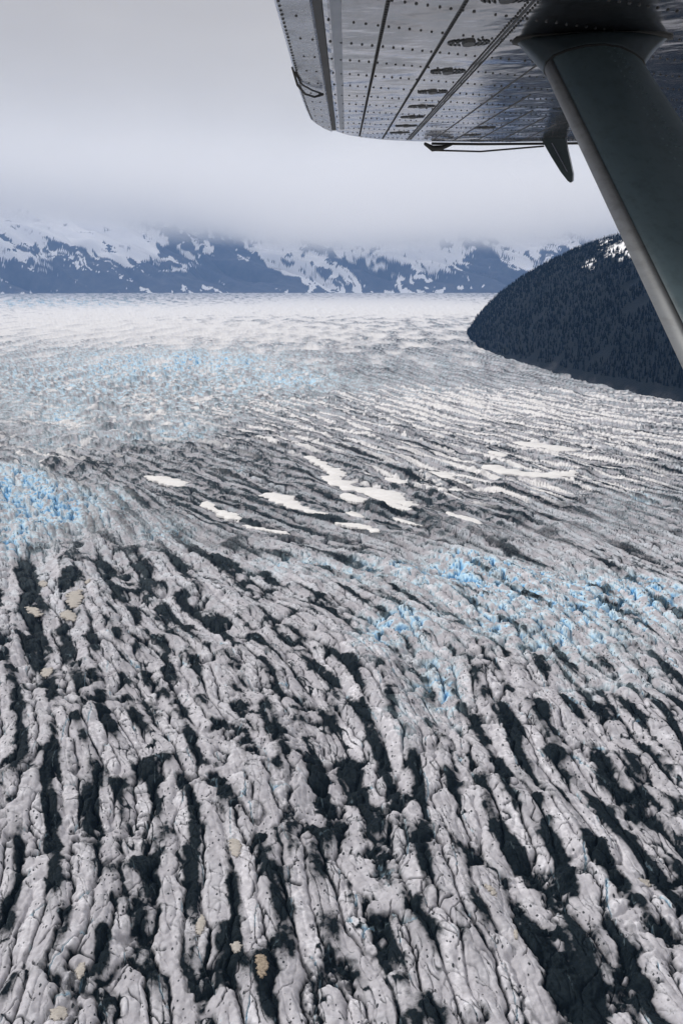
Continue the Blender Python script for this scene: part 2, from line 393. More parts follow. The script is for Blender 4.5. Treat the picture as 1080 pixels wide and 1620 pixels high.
    snow = np.maximum(snow, .85 * cha * sstep(.7, 1.1, n2 * .6 + .6 * nd - .2 * n1) * midz)
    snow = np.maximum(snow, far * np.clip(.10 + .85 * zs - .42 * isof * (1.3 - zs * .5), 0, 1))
    blue = np.clip(zb * (0.31 + 0.24 * np.clip(iso, -1, 1) + 1.0 * wallz + .4 * np.clip(-ridge, -1, 1) + far * .6 * np.clip(isof, -.5, 1)), 0, 1)
    blue = np.maximum(blue, (.15 + .30 * cha) * pale * sstep(-.5, 1, iso + .5 * nt_))
    blue = np.maximum(blue, .85 * crack * sstep(-.1, .8, iso + n0 * .3) * (py > 1000))
    blue = np.maximum(blue, (.02 + .07 * mid_) * sstep(-1, .8, iso + n3 * .4))
    tone = np.clip(.5 + .18 * iso + .14 * n2 + .12 * fine + .12 * n1, 0, 1)
    h *= (0.85 + 0.10 * zbc) * (1 - .35 * sstep(600, 1500, D)) * (1 - .85 * sstep(1700, 4000, D))
    h += wf * (1 - sstep(6000, 10000, D)) * (6 * isof + 2 * nB) * .22
    return h, dirt * (1 - snow), blue * (1 - snow), snow, tone

def base_z(x, y):
    return 0.0 * x

# grid: fine over the seen ice, opening out toward the sides and far away
py_far = 463.4
rows = np.concatenate([np.linspace(2300, 1700, 30, endpoint=False), np.linspace(1700, 470, 1060, endpoint=False), np.linspace(470, py_far, 14)])
cols = np.concatenate([np.linspace(-2600, -420, 24, endpoint=False), np.linspace(-420, -40, 60, endpoint=False), np.linspace(-40, 1120, 980, endpoint=False), np.linspace(1120, 1500, 60, endpoint=False), np.linspace(1500, 3680, 25)])
PXg, PYg = np.meshgrid(cols, rows)
gx, gy = gxy(PXg, PYg)
g_shape = gx.shape
from concurrent.futures import ThreadPoolExecutor
ax, ay = gx.ravel(), gy.ravel()
ice(ax[::29], ay[::29])                                           # settles the noise scales
with ThreadPoolExecutor(4) as ex:
    parts = list(ex.map(lambda k: ice(*k), zip(np.array_split(ax, 48), np.array_split(ay, 48))))
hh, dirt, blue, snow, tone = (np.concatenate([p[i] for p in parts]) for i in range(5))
fx, fy = gx.ravel(), gy.ravel()
PATCH_Z = []
for P in PATCH_G + TAN_G:
    lo = P.min(0); hi = P.max(0); big = (hi - lo).max(); pad = 0.12 * big + 1
    m = np.where((fx > lo[0] - pad) & (fx < hi[0] + pad) & (fy > lo[1] - pad) & (fy < hi[1] + pad))[0]
    d = poly_sd(fx[m], fy[m], P); ins = d < 0
    lvl = float(np.percentile(hh[m][ins], 55)) if ins.any() else float(hh[m].mean())
    w = 1 - sstep(0, pad * .8, d)
    hh[m] = hh[m] * (1 - w) + np.minimum(hh[m], lvl - .25) * w
    snow[m] *= (1 - w); PATCH_Z.append(lvl)
V = np.stack([fx, fy, hh + base_z(fx, fy)], 1)
gme = np_mesh('glacier', V, grid_faces(*g_shape)[:, ::-1])
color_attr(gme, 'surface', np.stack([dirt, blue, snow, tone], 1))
m = M('glacier_ice')
at = m.n('ShaderNodeAttribute', attribute_name='surface')
sx = m.n('ShaderNodeSeparateColor'); m.l(at.outputs['Color'], sx.inputs['Color'])
co = m.coord()
f1 = m.noise(0.55, 6, .62, co); f2 = m.noise(2.2, 5, .65, co); f3 = m.noise(0.12, 4, .6, co)
clean = m.mixc(at.outputs['Alpha'], (.31, .303, .33), (.67, .66, .70))
clean = m.mixc(m.ramp(f1, .35, .7), clean, (.40, .392, .42))
mott = m.math('ADD', m.math('MULTIPLY', m.math('SUBTRACT', f1, .5), 0.45), m.math('MULTIPLY', m.math('SUBTRACT', f2, .5), .35))
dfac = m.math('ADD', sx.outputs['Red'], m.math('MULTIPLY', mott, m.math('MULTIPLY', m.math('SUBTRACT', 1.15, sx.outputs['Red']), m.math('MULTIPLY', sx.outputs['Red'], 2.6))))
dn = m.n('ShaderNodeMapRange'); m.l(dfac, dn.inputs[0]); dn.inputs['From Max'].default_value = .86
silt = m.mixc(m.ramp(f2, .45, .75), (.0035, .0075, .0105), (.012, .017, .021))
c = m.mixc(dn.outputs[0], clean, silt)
bl = m.mixc(m.ramp(sx.outputs['Green'], .25, .95), (.53, .69, .77), (.07, .34, .66))
bf = m.math('MULTIPLY', m.ramp(sx.outputs['Green'], .01, .38), m.math('SUBTRACT', 1.0, m.math('MULTIPLY', dn.outputs[0], .8)))
c = m.mixc(bf, c, bl)
# melt holes: small dark dots
vm = m.n('ShaderNodeTexVoronoi'); vm.inputs['Scale'].default_value = .95; vm.inputs['Randomness'].default_value = 1
wv = m.n('ShaderNodeVectorMath', operation='ADD'); m.l(co, wv.inputs[0])
nv = m.n('ShaderNodeTexNoise'); nv.inputs['Scale'].default_value = 1.1; nv.inputs['Detail'].default_value = 2; m.l(co, nv.inputs['Vector'])
ns = m.n('ShaderNodeVectorMath', operation='SCALE'); ns.inputs['Scale'].default_value = .7; m.l(nv.outputs['Color'], ns.inputs[0]); m.l(ns.outputs[0], wv.inputs[1])
flat = m.n('ShaderNodeMapping'); flat.inputs['Scale'].default_value = (1, .62, .25); m.l(wv.outputs[0], flat.inputs['Vector'])
m.l(flat.outputs[0], vm.inputs['Vector'])
sc_ = m.n('ShaderNodeSeparateColor'); m.l(vm.outputs['Color'], sc_.inputs[0])
rad = m.math('MULTIPLY', m.math('MULTIPLY', sc_.outputs['Red'], sc_.outputs['Red']), .46)
rad = m.math('MULTIPLY', rad, m.math('GREATER_THAN', m.math('ADD', sc_.outputs['Green'], m.math('MULTIPLY', m.math('SUBTRACT', f3, .5), 4.5)), .62))
hole = m.math('SUBTRACT', 1.0, m.n('ShaderNodeClamp').outputs[0])
mr = m.n('ShaderNodeMapRange'); mr.interpolation_type = 'SMOOTHSTEP'
m.l(m.math('SUBTRACT', rad, vm.outputs['Distance']), mr.inputs['Value']); mr.inputs['From Min'].default_value = -.02; mr.inputs['From Max'].default_value = .06
c = m.mixc(m.math('MULTIPLY', mr.outputs[0], m.math('MULTIPLY', m.math('SUBTRACT', 1.0, sx.outputs['Blue']), .92)), c, (.012, .017, .021))
sno = m.mixc(m.ramp(f3, .3, .7), (.60, .59, .59), (.71, .70, .70))
c = m.mixc(sx.outputs['Blue'], c, sno)
hgt = m.math('ADD', m.math('MULTIPLY', f1, .5), m.math('MULTIPLY', f2, .12))
hgt = m.math('SUBTRACT', hgt, m.math('MULTIPLY', mr.outputs[0], .25))
m.bump(hgt, .6, .7)
MAT_ICE = m.base(c, .75, 0, .06)
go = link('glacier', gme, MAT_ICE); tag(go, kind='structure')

# ---- snow lying on the ice
def snow_mat(name, c0, c1, sc=.25):
    m = M(name); co = m.coord(); f = m.noise(sc, 5, .6, co)
    c = m.mixc(m.ramp(f, .32, .72), c0, c1); m.bump(m.noise(sc * 4, 4, .6, co), .35, .5)
    return m.base(c, .7, 0, .2)
MAT_SNOW = snow_mat('old_snow', (.64, .625, .615), (.74, .73, .725), .12)
MAT_TAN = snow_mat('dirty_snow', (.32, .295, .265), (.47, .44, .405), 1.1)
MAT_BROWN = snow_mat('brown_snow', (.16, .125, .09), (.42, .35, .27), 1.6)
def patch_mesh(name, P, lvl, thick, rg=.05):
    """a low domed sheet of snow with a rounded edge and a skirt sunk into the ice"""
    n = len(P); c = P.mean(0)
    # finer outline with a little raggedness
    Q = []
    per = np.hypot(*(np.roll(P, -1, 0) - P).T).sum()
    k = max(1, int(160 / n))
    for i in range(n):
        a, b = P[i], P[(i + 1) % n]
        for j in range(k): Q.append(a + (b - a) * j / k)
    Q = np.array(Q); nn = len(Q)
    tg = np.roll(Q, -1, 0) - np.roll(Q, 1, 0); nr = np.stack([tg[:, 1], -tg[:, 0]], 1); nr /= np.hypot(*nr.T)[:, None] + 1e-9
    sz = min(np.ptp(P[:, 0]), np.ptp(P[:, 1]))
    ar = 0.5 * np.sum(Q[:, 0] * np.roll(Q[:, 1], -1) - np.roll(Q[:, 0], -1) * Q[:, 1])
    if ar < 0: nr = -nr
    rag = noise(Q[:, 0], Q[:, 1], sz * .35, 1, .2, 3) * .6 + noise(Q[:, 0], Q[:, 1], sz * .12, 2, .2, 3) * .35
    Q = Q + nr * (rag * sz * rg)[:, None]
    bm = bmesh.new()
    def ring(q, z): return [bm.verts.new((p[0] - c[0], p[1] - c[1], zz)) for p, zz in zip(q, z)]
    top = lvl + .05 * noise(Q[:, 0], Q[:, 1], sz * .5, 0, 0, 1)
    r0 = ring(Q, np.full(nn, lvl - thick * 2.5)); r1 = ring(Q, top + thick * .35)
    r2 = ring(Q - nr * min(.04 * sz, thick), top + thick * .8)
    for a, b in ((r0, r1), (r1, r2)):
        for i in range(nn):
            j = (i + 1) % nn; bm.faces.new((a[i], a[j], b[j], b[i]) if ar > 0 else (a[j], a[i], b[i], b[j]))
    f = bm.faces.new(r2 if ar > 0 else r2[::-1])
    res = bmesh.ops.triangulate(bm, faces=[f])
    es = [e for e in bm.edges if e.calc_length() > sz * .12 and all(v.co.z > lvl + thick * .5 for v in e.verts) and not e.is_boundary]
    bmesh.ops.recalc_face_normals(bm, faces=bm.faces)
    me = bpy.data.meshes.new(name); bm.to_mesh(me); bm.free()
    for p in me.polygons: p.use_smooth = True
    return me, (c[0], c[1], 0)
for i, (P, (_, lab)) in enumerate(zip(PATCH_G, PATCH)):
    me, loc = patch_mesh('snow_patch', P, PATCH_Z[i], .7)
    tag(link('snow_patch', me, MAT_SNOW, None, loc), lab, 'snow patch', 'snow patches lying on the ice')
for i, (P, (_, lab)) in enumerate(zip(TAN_G, TAN)):
    me, loc = patch_mesh('snow_remnant', P, PATCH_Z[len(PATCH) + i], .22, .12)
    tag(link('snow_remnant', me, MAT_BROWN if 'brown' in lab else MAT_TAN, None, loc), lab, 'snow remnant', 'cream and tan snow remnants in the hollows')

# ================================================================== THE FOREST HILL
HB = [(738,528),(744,540),(760,552),(800,568),(850,582),(900,598),(960,615),(1020,630),(1080,642),(1180,668),(1320,705),(1500,760)]   # foot, seen from here
HR = [(737,527,3420),(752,503,3420),(775,478,3350),(800,456,3300),(830,436,3250),(865,416,3180),(900,399,3100),(945,383,3000),(990,371,2900),(1040,360,2800),(1100,350,2700),(1200,335,2550),(1350,315,2350),(1550,300,2150)]
def resample(P, n):
    P = np.asarray(P, float); s = np.r_[0, np.cumsum(np.hypot(*np.diff(P[:, :2], axis=0).T))]; s /= s[-1]
    t = np.linspace(0, 1, n); return np.stack([np.interp(t, s, P[:, k]) for k in range(P.shape[1])], 1)
NU, NV = 260, 90
hb = resample(HB, NU); foot = np.stack([ground(a, b) for a, b in hb])
hr = resample(HR, NU)
# ridge sampled by matching px so the lines run up the slope
ridge_p = np.stack([at_depth(a, b, d) for a, b, d in hr])
ridge_p[0] = foot[0] + np.array((2, 4, 3))
vv = np.linspace(0, 1, NV)
HV = np.zeros((NV, NU, 3))
for j, t in enumerate(vv):
    if t <= .72:
        q = t / .72
        HV[j, :, :2] = foot[:, :2] * (1 - q) + ridge_p[:, :2] * q
        HV[j, :, 2] = ridge_p[:, 2] * (1 - (1 - q) ** 1.75) * 1.0 + (-6) * (1 - q)
    else:
        q = (t - .72) / .28
        back = ridge_p + np.array((700.0, 900.0, 0)); back[:, 2] = -10
        HV[j, :, :2] = ridge_p[:, :2] * (1 - q) + back[:, :2] * q
        HV[j, :, 2] = ridge_p[:, 2] * (1 - q ** 1.5) + back[:, 2] * q ** 1.5
hx, hy = HV[..., 0].ravel(), HV[..., 1].ravel()
inner = (np.sin(np.pi * np.clip(vv / .72, 0, 1)) * (vv < .72))[:, None] * np.linspace(0, 1, NU)[None] ** .5
HV[..., 2] += (fbm(hx, hy, 420, 5, 1).reshape(NV, NU) * 9) * inner + fbm(hx, hy, 40, 3, 2).reshape(NV, NU) * 1.2 * inner
hme = np_mesh('hill', HV.reshape(-1, 3), grid_faces(NV, NU))
hvq = np.broadcast_to(vv[:, None], (NV, NU)).ravel()
hpx, hpy = pix(hx, hy, HV[..., 2].ravel())
spx = zone(hpx, hpy, [(978,394,20,8,1.0),(962,398,10,5,.7),(955,380,8,4,.6),(932,418,7,5,.7),(925,424,5,4,.5),(985,388,9,5,.5),(1005,400,15,8,.7)])
clearing = np.clip(spx + .55 * fbm(hx, hy * .6, 34, 3, 0) * (spx > .05) - .42, 0, 1)
hsnow = sstep(.05, .2, clearing)
grav = 1 - sstep(.0, .018, hvq + .010 * fbm(hx, hy, 90, 3, 3))
color_attr(hme, 'surface', np.stack([hsnow, grav, hsnow * 0, hsnow * 0 + 1], 1))
m = M('hill_ground'); at = m.n('ShaderNodeAttribute', attribute_name='surface')
sx = m.n('ShaderNodeSeparateColor'); m.l(at.outputs['Color'], sx.inputs['Color']); co = m.coord()
c = m.mixc(m.ramp(m.noise(.02, 5, .6, co), .4, .7), (.003, .007, .012), (.007, .011, .015))
c = m.mixc(sx.outputs['Green'], c, m.mixc(m.ramp(m.noise(.12, 5, .7, co), .35, .7), (.010, .013, .018), (.045, .048, .055)))
c = m.mixc(sx.outputs['Red'], c, (.82, .82, .84))
m.bump(m.noise(.2, 5, .7, co), .8, 3)
tag(link('hill', hme, m.base(c, .9, 0, .1)), kind='structure')
# conifers: one wood that reads as a single mass
rng = np.random.default_rng(5)
def conifers(n):
    u = rng.random(n) ** .8 * (NU - 1.01); v = rng.random(n) * (NV * .80 - 1.01) + .028 * NV
    iu = u.astype(int); iv = v.astype(int); fu = (u - iu)[:, None]; fv = (v - iv)[:, None]
    p = (HV[iv, iu] * (1 - fu) + HV[iv, iu + 1] * fu) * (1 - fv) + (HV[iv + 1, iu] * (1 - fu) + HV[iv + 1, iu + 1] * fu) * fv
    cl = hsnow.reshape(NV, NU)[iv, iu]
    gv = grav.reshape(NV, NU)[iv, iu]
    keep = (cl < .25) & (gv < .45 + .3 * rng.random(n)) & (noise(p[:, 0], p[:, 1], 130, 2) > -2.0 + rng.random(n) * .5)
    return p[keep]
pts = conifers(26000)
nt_n = len(pts)
SIDES, TIERS = 6, 4
ht = rng.uniform(7, 13.5, nt_n) * np.where(rng.random(nt_n) < .12, 1.25, 1.0); wd = ht * rng.uniform(.13, .20, nt_n)
vl = []; fl = []
ringn = SIDES + 1
for k in range(TIERS):
    z0 = .10 + .20 * k; z1 = z0 + .42 if k < TIERS - 1 else 1.0
    r = (1 - .23 * k)
    ang = np.arange(SIDES) / SIDES * 2 * np.pi + k * .6
    jit = rng.uniform(.7, 1.25, (nt_n, SIDES))
    a0 = rng.random(nt_n)[:, None] * 6.28
    ringv = np.stack([pts[:, 0:1] + np.cos(ang + a0) * jit * (wd * r)[:, None], pts[:, 1:2] + np.sin(ang + a0) * jit * (wd * r)[:, None], pts[:, 2:3] + (ht * z0)[:, None] - (jit - .9) * (ht * .05)[:, None]], 2)
    tip = np.stack([pts[:, 0], pts[:, 1], pts[:, 2] + ht * z1], 1)[:, None]
    vl.append(np.concatenate([ringv, tip], 1))
VV = np.concatenate(vl, 1)                          # n, TIERS*ringn, 3
per = TIERS * ringn
loc_f = []
for k in range(TIERS):
    for i in range(SIDES): loc_f.append((k * ringn + i, k * ringn + (i + 1) % SIDES, k * ringn + SIDES))
loc_f = np.array(loc_f)
FF = (np.arange(nt_n)[:, None, None] * per + loc_f[None]).reshape(-1, 3)
fme = np_mesh('forest', VV.reshape(-1, 3), FF, False)
m = M('conifer_needles'); co = m.coord()
c = m.mixc(m.ramp(m.noise(.07, 4, .7, co), .35, .7), (.0006, .003, .006), (.0016, .005, .009))
fo = link('forest', fme, m.base(c, .95, 0, .05)); tag(fo, 'dark conifer forest covering the whole hill beside the glacier', 'forest', kind='stuff')

# ================================================================== THE FAR MOUNTAINS
MA, MR = 2100, 200
mpx = np.linspace(-480, 1300, MA)
az = np.arctan2(mpx - 540, F * math.cos(PITCH))
rr = np.concatenate([np.linspace(13200, 17800, MR - 24), np.linspace(17900, 23000, 24)])
AZ, RR = np.meshgrid(az, rr)
PXM = np.broadcast_to(mpx[None], AZ.shape)
bx, by = RR * np.sin(AZ), RR * np.cos(AZ)
t = np.clip((RR - 13950) / 3600, 0, 1)
prof = (1 + .22 * np.clip((330 - PXM) / 300, -.25, 1)) * 1300 * (1 - (1 - t) ** 1.25) + 120 * sstep(17000, 22500, RR)
spur = fbm(bx + 1.1 * (RR - 14000), by * .6, 3200, 3, 2, .45)
gul = np.abs(fbm(bx + .9 * (RR - 14000), by * .35, 1100, 3, 0, .42)); det = fbm(bx + .9 * (RR - 14000), by * .6, 260, 4, 1, .45)
env = np.clip((RR - 13900) / 900, 0, 1)
MZ = prof * (1 + .10 * spur * env) - 190 * gul * env + 9 * det * env + 60 * spur * env
MZ = np.where(RR < 13950, -8, np.maximum(MZ, 1))
mme = np_mesh('mountain_range', np.stack([bx, by, MZ], 2).reshape(-1, 3), grid_faces(MA and MR, MA))
qx, qy = pix(bx.ravel(), by.ravel(), MZ.ravel())
MDARK = [(63,389,30,10,1.3),(20,436,40,20,1.0),(45,455,70,12,1.2),(95,423,28,17,1.0),(150,440,60,20,1.2),(230,446,90,18,1.4),(200,425,50,12,.6),(310,440,60,22,1.1),(330,410,45,26,1.0),(315,372,55,14,1.1),(275,385,14,22,1.2),(365,385,30,22,1.0),(390,420,45,24,1.3),(430,448,55,15,1.3),(230,358,40,8,.5),
         (500,391,28,7,1.0),(558,418,25,10,1.1),(598,436,35,17,1.3),(640,452,45,9,1.3),(650,420,25,12,.5),(705,388,22,5,1.2),(765,415,40,30,1.5),(765,450,60,16,1.3),(835,450,40,20,1.2),(870,392,22,8,.5),(470,405,22,4,.5),(900,400,40,10,.4),
         (-150,440,140,25,1.2),(-300,420,160,30,.8),(1000,430,200,30,.9),(15,395,12,8,.4),(720,440,10,15,.5)]
MSNOW = [(40,362,110,14,.35),(150,362,80,10,.25),(480,385,60,10,.5),(150,375,70,15,1.2),(215,402,40,14,1.1),(262,430,26,12,.8),(70,405,30,8,.7),(30,385,25,18,.9),(60,435,18,14,1.1),(75,448,12,12,.9),(245,385,10,18,.8),(295,420,18,18,1.2),(345,397,26,12,1.2),(280,456,14,6,.8),(430,400,35,14,1.0),(475,425,28,16,1.1),(505,448,22,12,1.3),(540,400,30,7,.7),(535,430,18,14,.9),(560,455,20,8,.6),
         (440,372,50,12,1.0),(620,395,50,12,1.0),(680,415,40,18,1.1),(665,440,30,16,.8),(715,405,30,10,.9),(725,452,15,12,.8),(805,385,22,14,1.3),(845,395,26,12,.9),(825,420,18,12,.9),(870,380,30,8,.8),(560,382,40,8,.8),(100,345,120,12,1.0),(340,450,4,12,.5),(320,457,5,5,.6),(187,430,6,10,.7),(158,437,6,10,.8)]
dk = zone(qx, qy, MDARK) - zone(qx, qy, MSNOW)
skew = qx - (1.0 + .75 * noise(qx, qy * 0, 330, 2, 0, 8)) * (qy - 400) + 7 * fbm(qx, qy, 60, 3, 1)                          # gullies run down to the right
dn_ = noise(skew, qy * .42, 44, 0, 0, 2) * .42 + noise(skew, qy * .4, 17, 1, 0, 5) * .40 + noise(skew * .95, qy * .55, 8, 2, 0, 5) * .26 + .36 * fbm(qx + .5 * qy, qy * 1.1, 24, 5, 3, .74)
msnow = sstep(.16, -.16, dk + dn_ - .02 + .35 * (qy - 415) / 45)
color_attr(mme, 'surface', np.stack([msnow, msnow, msnow, msnow * 0 + 1], 1))
m = M('mountain_slope'); at = m.n('ShaderNodeAttribute', attribute_name='surface')
co = m.coord()
dark = m.mixc(m.ramp(m.noise(.006, 5, .7, co), .4, .7), (.085, .095, .125), (.12, .125, .150))
c = m.mixc(m.ramp(at.outputs['Color'], .25, .75), dark, (.80, .80, .82))
tag(link('mountain_range', mme, m.base(c, .9, 0, .1)), kind='structure')

# ================================================================== CLOUD AND HAZE
def cloud():
    """a bank of cloud filling the air over the far ice: thin below, thick across the summits, thinning upward and toward us"""
    n = 24; t = np.linspace(0, 2 * np.pi, n, endpoint=False)
    ring = lambda k, z: np.stack([k * 15500 * np.sign(np.cos(t)) * np.abs(np.cos(t)) ** .5, 16200 + k * 9800 * np.sign(np.sin(t)) * np.abs(np.sin(t)) ** .5, np.full(n, z) + 60 * noise(np.cos(t) * 40, np.sin(t) * 40, 30, 1)], 1)
    Vv = np.concatenate([ring(.96, 330), ring(1, 520), ring(1, 3300), ring(.93, 3900)])
    bm = bmesh.new(); vs = [bm.verts.new(v) for v in Vv]
    for k in range(3):
        for i in range(n): j = (i + 1) % n; bm.faces.new((vs[k*n+i], vs[k*n+j], vs[k*n+n+j], vs[k*n+n+i]))
    bm.faces.new(vs[:n][::-1]); bm.faces.new(vs[3*n:]); bmesh.ops.recalc_face_normals(bm, faces=bm.faces)
    me = bpy.data.meshes.new('cloud'); bm.to_mesh(me); bm.free()
    m = bpy.data.materials.new('cloud_vapour'); m.use_nodes = True; t = m.node_tree
    t.nodes.remove(t.nodes['Principled BSDF'])
    pv = t.nodes.new('ShaderNodeVolumePrincipled'); pv.inputs['Color'].default_value = CLOUD_C
    t.links.new(pv.outputs[0], t.nodes['Material Output'].inputs['Volume'])
    g = t.nodes.new('ShaderNodeTexCoord'); sp = t.nodes.new('ShaderNodeSeparateXYZ'); t.links.new(g.outputs['Object'], sp.inputs[0])
    ma = lambda op, a, b=None: math_(op, a, b, t)
    def rng_(v, a, b):
        r = t.nodes.new('ShaderNodeMapRange'); r.interpolation_type = 'SMOOTHSTEP'; t.links.new(v, r.inputs['Value'])
        r.inputs['From Min'].default_value = a; r.inputs['From Max'].default_value = b; return r.outputs[0]
    mp_ = t.nodes.new('ShaderNodeMapping'); mp_.inputs['Scale'].default_value = (1 / 2600, 1 / 4200, 1 / 1500); t.links.new(g.outputs['Object'], mp_.inputs['Vector'])
    nz = t.nodes.new('ShaderNodeTexNoise'); nz.inputs['Scale'].default_value = 1.0; nz.inputs['Detail'].default_value = 4; nz.inputs['Roughness'].default_value = .55
    t.links.new(mp_.outputs[0], nz.inputs['Vector'])
    nn = ma('SUBTRACT', nz.outputs['Fac'], .5)
    u = ma('MAXIMUM', ma('SUBTRACT', ma('MULTIPLY', ma('DIVIDE', sp.outputs['X'], sp.outputs['Y']), -1.0), .05), 0.0)
    zr = ma('SUBTRACT', sp.outputs['Z'], ma('ADD', ma('MULTIPLY', u, 1350.0), ma('MULTIPLY', nn, 900.0)))
    low = rng_(zr, CLOUD_Z, CLOUD_Z + 520.0); top = ma('SUBTRACT', 1.0, rng_(zr, 700.0, 2300.0)); front = rng_(sp.outputs['Y'], 7000.0, 15500.0)
    d = ma('MULTIPLY', ma('MULTIPLY', low, top), ma('MULTIPLY', front, CLOUD_D))
    d = ma('MULTIPLY', d, ma('ADD', 1.0, ma('MULTIPLY', nn, 1.2)))
    t.links.new(d, pv.inputs['Density'])
    o = link('cloud', me, m); tag(o, 'low grey cloud bank hiding the tops of the snowy mountains', 'cloud', kind='stuff')
CLOUD_C = (.968, .957, .944, 1); CLOUD_Z = 560.0
CLOUD_D = 1.3e-3
HAZE_D = 2.4e-5
cloud()
def haze():
    x0, x1, y0, y1, z0, z1 = -26000, 26000, -2500, 27000, -60, 2150
    v = [(x, y, z) for z in (z0, z1) for y in (y0, y1) for x in (x0, x1)]
    f = [(0, 2, 3, 1), (4, 5, 7, 6), (0, 1, 5, 4), (2, 6, 7, 3), (0, 4, 6, 2), (1, 3, 7, 5)]
    me = np_mesh('haze', v, f, False)
    m = bpy.data.materials.new('haze_air'); m.use_nodes = True; t = m.node_tree
    t.nodes.remove(t.nodes['Principled BSDF'])
    pv = t.nodes.new('ShaderNodeVolumePrincipled'); pv.inputs['Color'].default_value = (.27, .52, 1, 1); pv.inputs['Density'].default_value = HAZE_D
    t.links.new(pv.outputs[0], t.nodes['Material Output'].inputs['Volume'])
    tag(link('haze', me, m), kind='stuff')
haze()

# ================================================================== THE AIRCRAFT
def unitv(v): v = np.asarray(v, float); return v / np.linalg.norm(v)
SPAN = unitv(ray(549, 336))                                      # out along the wing
CHORD = unitv(RTV * 1.0 + UPV * 0.02); CHORD = unitv(CHORD - SPAN * (CHORD @ SPAN))
WN = unitv(np.cross(CHORD, SPAN)); WN = WN if WN[2] > 0 else -WN  # up through the wing
WH = 0.42
def on_wing(px, py, lift=0.0):
    d = ray(px, py); return CAMV + d * ((WH - lift) / (d @ WN)) if abs(d @ WN) > 1 else None
O = on_wing(760, 100)
def sc_of(p): q = p - O; return q @ CHORD, q @ SPAN
def P3(c, s, n=0.0): return O + CHORD * c + SPAN * s + WN * n
def wpx(px, py): return sc_of(on_wing(px, py))
plane = empty('airplane', tuple(O)); tag(plane, 'grey metal aircraft wing with riveted underside and dark strut reaching over the glacier', 'airplane')
def pmesh(name, verts, faces, mat, parent, smooth=False):
    bm = bmesh.new(); vs = [bm.verts.new(Vector(v) - Vector(O)) for v in verts]
    for f in faces: bm.faces.new([vs[i] for i in f])
    bmesh.ops.recalc_face_normals(bm, faces=bm.faces)
    me = bpy.data.meshes.new(name); bm.to_mesh(me); bm.free()
    for p in me.polygons: p.use_smooth = smooth
    return link(name, me, mat, parent)

def metal(name, c0, c1, rough, metalness, wob=.12):
    m = M(name); co = m.coord()
    a = m.noise(3.0, 4, .6, co); b = m.noise(26, 4, .65, co)
    st = m.n('ShaderNodeMapping'); st.inputs['Scale'].default_value = (9, 1.4, 9); m.l(co, st.inputs['Vector'])
    g = m.noise(6, 5, .65, st.outputs[0])
    c = m.mixc(m.ramp(a, .3, .75), c0, c1); c = m.mixc(m.math('MULTIPLY', m.ramp(g, .48, .75), .55), c, tuple(x * .45 for x in c0))
    rg = m.math('ADD', rough, m.math('MULTIPLY', b, .13))
    h = m.math('ADD', m.math('MULTIPLY', m.noise(2.6, 2, .5, co), 1.0), m.math('MULTIPLY', m.noise(9.0, 2, .5, co), .25))
    m.bump(h, wob, .12)
    return m.base(c, rg, metalness)
MAT_SKIN = metal('wing_skin_metal', (.105, .118, .15), (.265, .265, .305), .05, .92, .10)
MAT_AIL = metal('aileron_metal', (.26, .285, .34), (.38, .40, .46), .2, .9, .10)
MAT_STRUT = metal('strut_paint', (.075, .115, .135), (.098, .138, .155), .38, 0.0, .02)
MAT_LIT_EDGE = metal('strut_lit_edge', (.15, .16, .17), (.22, .23, .24), .5, .2, .02)
MAT_FAIR = metal('fairing_paint', (.030, .045, .055), (.05, .066, .075), .30, 0.1, .02)
m = M('dark_rubber'); MAT_RUB = m.base(m.mixc(m.ramp(m.noise(40, 3, .6, m.coord()), .3, .7), (.004, .005, .007), (.010, .012, .014)), .7)
m = M('dark_sealant'); MAT_SEAM = m.base(m.mixc(m.ramp(m.noise(30, 3, .6, m.coord()), .3, .7), (.004, .006, .009), (.014, .017, .022)), .55)

# wing outline in (chord, span)
s_root = -2.2
edge_px = [(432,0),(448,55),(462,105),(474,148),(484,175),(491,190)]
tip_px = [(500,197),(512,204),(527,209.5),(548,214),(570,217.5),(605,221.5),(645,223.5),(683,224.5),(760,225.5),(860,224.5),(925,224),(985,220),(1030,213),(1062,203)]
hinge0, hinge1 = wpx(500, 0), wpx(528.5, 209)
edge = [wpx(*p) for p in edge_px]; tip = [wpx(*p) for p in tip_px]
def line_at(a, b, s): k = (s - a[1]) / (b[1] - a[1]); return a[0] + (b[0] - a[0]) * k
c_right = tip[-1][0] + .06
edge0 = (line_at(edge[0], edge[2], s_root), s_root)
tip_h = [p for p in tip if p[0] > hinge1[0] + .015]
tip_l = [p for p in tip if p[0] < hinge1[0] - .012]
gap = .010
main = [(line_at(hinge0, hinge1, s_root) + gap, s_root), (hinge1[0] + gap, hinge1[1] + .0)] + tip_h + [(c_right, tip[-1][1] - .35), (c_right, s_root)]
ail = [edge0] + edge + tip_l + [(hinge1[0] - gap, hinge1[1] - .005), (line_at(hinge0, hinge1, s_root) - gap, s_root)]
